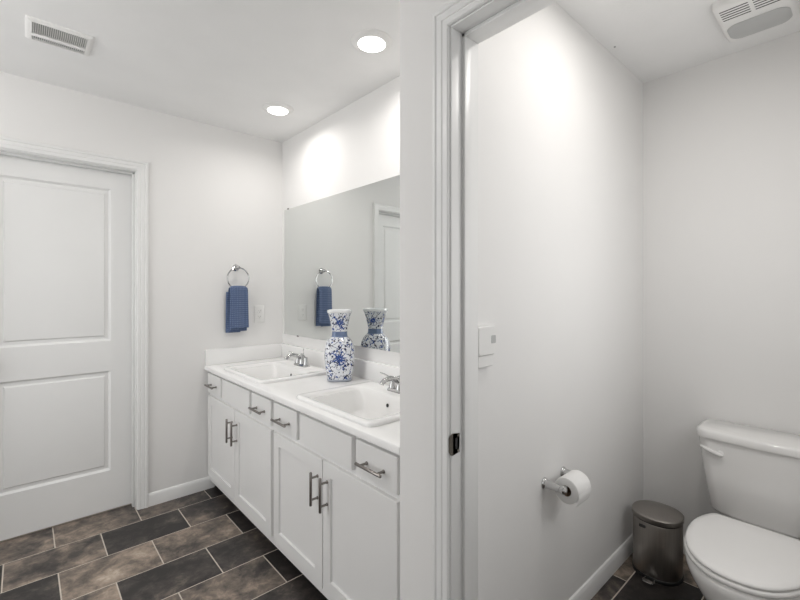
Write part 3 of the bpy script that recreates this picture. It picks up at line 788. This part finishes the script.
# toilet, local frame: +x to the wall behind, origin on the floor under the bowl centre
def toilet():
    cy = .285; X0 = 1.885
    t = thing('toilet', 'white round front toilet with closed lid against the back wall', 'toilet', (X0, cy, 0))
    def egg(xf, xb, hw, z, n=48, sq=2.2, back=2.6):
        """ring from xf (front) to xb (back)"""
        out = []; xm = xf+(xb-xf)*.54
        for i in range(n):
            a = 2*PI*i/n; c, s = math.cos(a), math.sin(a)
            e = back if c > 0 else sq
            L_ = (xb-xm) if c > 0 else (xm-xf)
            out.append((xm+L_*math.copysign(abs(c)**(2/e), c), hw*math.copysign(abs(s)**(2/e), s), z))
        return out
    def cut(r, c): return [(min(x, c), y, z) for x, y, z in r]
    bm = bmesh.new()
    loft(bm, [egg(-.10, .30, .110, 0), egg(-.105, .31, .115, .012), egg(-.095, .30, .107, .03), egg(-.085, .28, .098, .09), egg(-.10, .28, .100, .16),
              egg(-.145, .28, .122, .22), egg(-.195, .28, .148, .28), egg(-.222, .28, .166, .325, back=2.1), egg(-.232, .285, .175, .355, back=2.1), egg(-.232, .285, .176, .376, back=2.1), egg(-.226, .28, .171, .386, back=2.1),
              egg(-.18, .24, .13, .386, back=2), egg(-.16, .22, .11, .34, back=2), egg(-.10, .15, .06, .25)], True, True)
    loft(bm, [rrect(.02, .50, -.112, .112, 0, .06), rrect(.015, .505, -.117, .117, .012, .06), rrect(.02, .50, -.110, .110, .03, .06), rrect(.02, .50, -.098, .098, .10, .06), rrect(.04, .52, -.10, .10, .24, .06),
              rrect(.05, .55, -.105, .105, .31, .05), rrect(.05, .56, -.108, .108, .346, .05), rrect(.06, .555, -.103, .103, .350, .045)], True, True)
    obj('bowl', bm, M['china'], t, sharp=60)
    bm = bmesh.new()   # seat ring
    loft(bm, [cut(egg(-.226, .275, .174, .388, back=2.05), .200), cut(egg(-.231, .28, .179, .392, back=2.05), .204), cut(egg(-.231, .28, .179, .400, back=2.05), .204), cut(egg(-.226, .275, .174, .4055, back=2.05), .200)], True, True)
    obj('seat', bm, M['seat'], t, sharp=60)
    bm = bmesh.new()   # lid
    loft(bm, [cut(egg(-.221, .285, .170, .4065, back=2.0), .208), cut(egg(-.227, .29, .176, .410, back=2.0), .212), cut(egg(-.227, .29, .176, .416, back=2.0), .212), cut(egg(-.222, .285, .171, .4205, back=2.0), .208), cut(egg(-.20, .265, .153, .4235, back=2.0), .194), cut(egg(-.10, .17, .08, .4255, back=2), .13)], True, True)
    obj('lid', bm, M['seat'], t, sharp=60)
    for s in (-1, 1):
        bm = bmesh.new(); loft(bm, [rrect(.209, .232, s*.072-.016, s*.072+.016, .372, .010), rrect(.209, .232, s*.072-.016, s*.072+.016, .402, .010), rrect(.212, .229, s*.072-.013, s*.072+.013, .407, .008)]); obj('hinge', bm, M['seat'], t)
    def tank(x0, x1, hw, z, r, bow):
        pts = rrect(x0, x1, -hw, hw, z, r, 8); out = []
        for x, y, zz in pts:
            k = (x1-x)/(x1-x0); out.append((x-bow*k*(1-(y/hw)**2), y, zz))
        # extra points along the long front are unnecessary: subdivide edges
        res = []
        for i, p in enumerate(out):
            q_ = out[(i+1) % len(out)]; res.append(p)
            if abs(p[1]-q_[1]) > hw*.8:
                for j in range(1, 8):
                    u = j/8; y = p[1]+(q_[1]-p[1])*u; x = p[0]+(q_[0]-p[0])*u
                    base = p[0]+bow*((x1-p[0])/(x1-x0) if False else 0)
                    front_ = p[0] < (x0+x1)/2
                    if front_:
                        x = x0-bow*(1-(y/hw)**2)
                    res.append((x, y, z))
        return res
    bm = bmesh.new(); b0 = XB-.012-X0
    loft(bm, [tank(b0-.195, b0-.02, .155, .351, .04, .014), tank(b0-.212, b0-.006, .174, .357, .045, .016), tank(b0-.220, b0, .184, .372, .045, .017), tank(b0-.212, b0, .212, .53, .045, .018), tank(b0-.204, b0, .231, .672, .045, .018)])
    tk = obj('tank', bm, M['china'], t, sharp=60)
    bm = bmesh.new()
    loft(bm, [tank(b0-.206, b0, .232, .668, .048, .019), tank(b0-.214, b0+.002, .238, .671, .050, .019), tank(b0-.215, b0+.003, .239, .676, .052, .019), tank(b0-.214, b0+.003, .238, .696, .052, .019), tank(b0-.209, b0-.001, .233, .704, .048, .018), tank(b0-.200, b0-.010, .224, .7075, .044, .018)])
    obj('tank_lid', bm, M['china'], t, sharp=60)
    bm = bmesh.new()
    xs_ = b0-.212
    lathe(bm, [(.014, 0), (.014, .010), (.010, .016), (.001, .018)], 20, mtx=axis_m((xs_+.004, .140, .614), (-1, 0, 0)))
    tube(bm, [(xs_-.014, .130, .612), (xs_-.018, .140, .614), (xs_-.019, .160, .619), (xs_-.015, .185, .626), (xs_-.009, .205, .631), (xs_-.004, .212, .632)], [.006, .0125, .0125, .0105, .0075, .004], 16, flat=.8)
    obj('flush_lever', bm, M['china'], tk)
    for s in (-1, 1):
        bm = bmesh.new(); lathe(bm, [(.014, 0), (.014, .006), (.009, .014), (.001, .017)], 16, mtx=Matrix.Translation((.22, s*.098, .012))); obj('bolt_cap', bm, M['china'], t)
toilet()

# pedal bin
def pedal_bin():
    t = thing('trash_can', 'small brushed steel pedal trash can in the corner beside the toilet', 'trash can', (2.222, .660, 0))
    a, b_ = .097, .102
    bm = bmesh.new(); n = 2.25
    loft(bm, [supere(a-.004, b_-.004, n, 0), supere(a, b_, n, .002), supere(a, b_, n, .014), supere(a-.004, b_-.004, n, .018)]); obj('base', bm, M['rubber'], t)
    bm = bmesh.new()
    loft(bm, [supere(a-.003, b_-.003, n, .016), supere(a-.002, b_-.002, n, .020), supere(a-.002, b_-.002, n, .250), supere(a-.004, b_-.004, n, .256)]); body = obj('body', bm, M['steel'], t)
    bm = bmesh.new(); loft(bm, [supere(a-.006, b_-.006, n, .2555), supere(a-.006, b_-.006, n, .264)]); obj('collar', bm, M['rubber'], t)
    bm = bmesh.new()
    loft(bm, [supere(a, b_, n, .262), supere(a+.002, b_+.002, n, .265), supere(a+.002, b_+.002, n, .283), supere(a-.001, b_-.001, n, .2855), supere(a-.006, b_-.006, n, .2865), supere(a*.7, b_*.7, n, .2925), supere(a*.35, b_*.35, n, .296), supere(a*.05, b_*.05, n, .297)]); obj('lid', bm, M['steel'], t)
    bm = bmesh.new(); box(bm, -.0975, -.090, .020, .048, .230, .242, .002); obj('finger_slot', bm, M['dark'], body)
    bm = bmesh.new(); tube(bm, [(-.095, -.018, .012), (-.125, -.022, .010), (-.137, -.014, .012), (-.139, 0, .013), (-.137, .014, .012), (-.125, .022, .010), (-.095, .018, .012)], .003, 8)
    box(bm, -.142, -.118, -.018, .018, .010, .015, .002); obj('pedal', bm, M['chrome'], t)
    bm = bmesh.new(); box(bm, .102, .120, -.03, .03, .246, .272, .004); obj('hinge', bm, M['rubber'], t)
pedal_bin()

bm = bmesh.new(); lathe(bm, [(.0045, 0), (.0045, -.003), (.001, -.005)], 12)
tag(obj('ceiling_screw', bm, M['midgrey'], None, (2.011, .770, CEIL)), 'tiny dark screw head on the toilet room ceiling near the wall', 'screw')
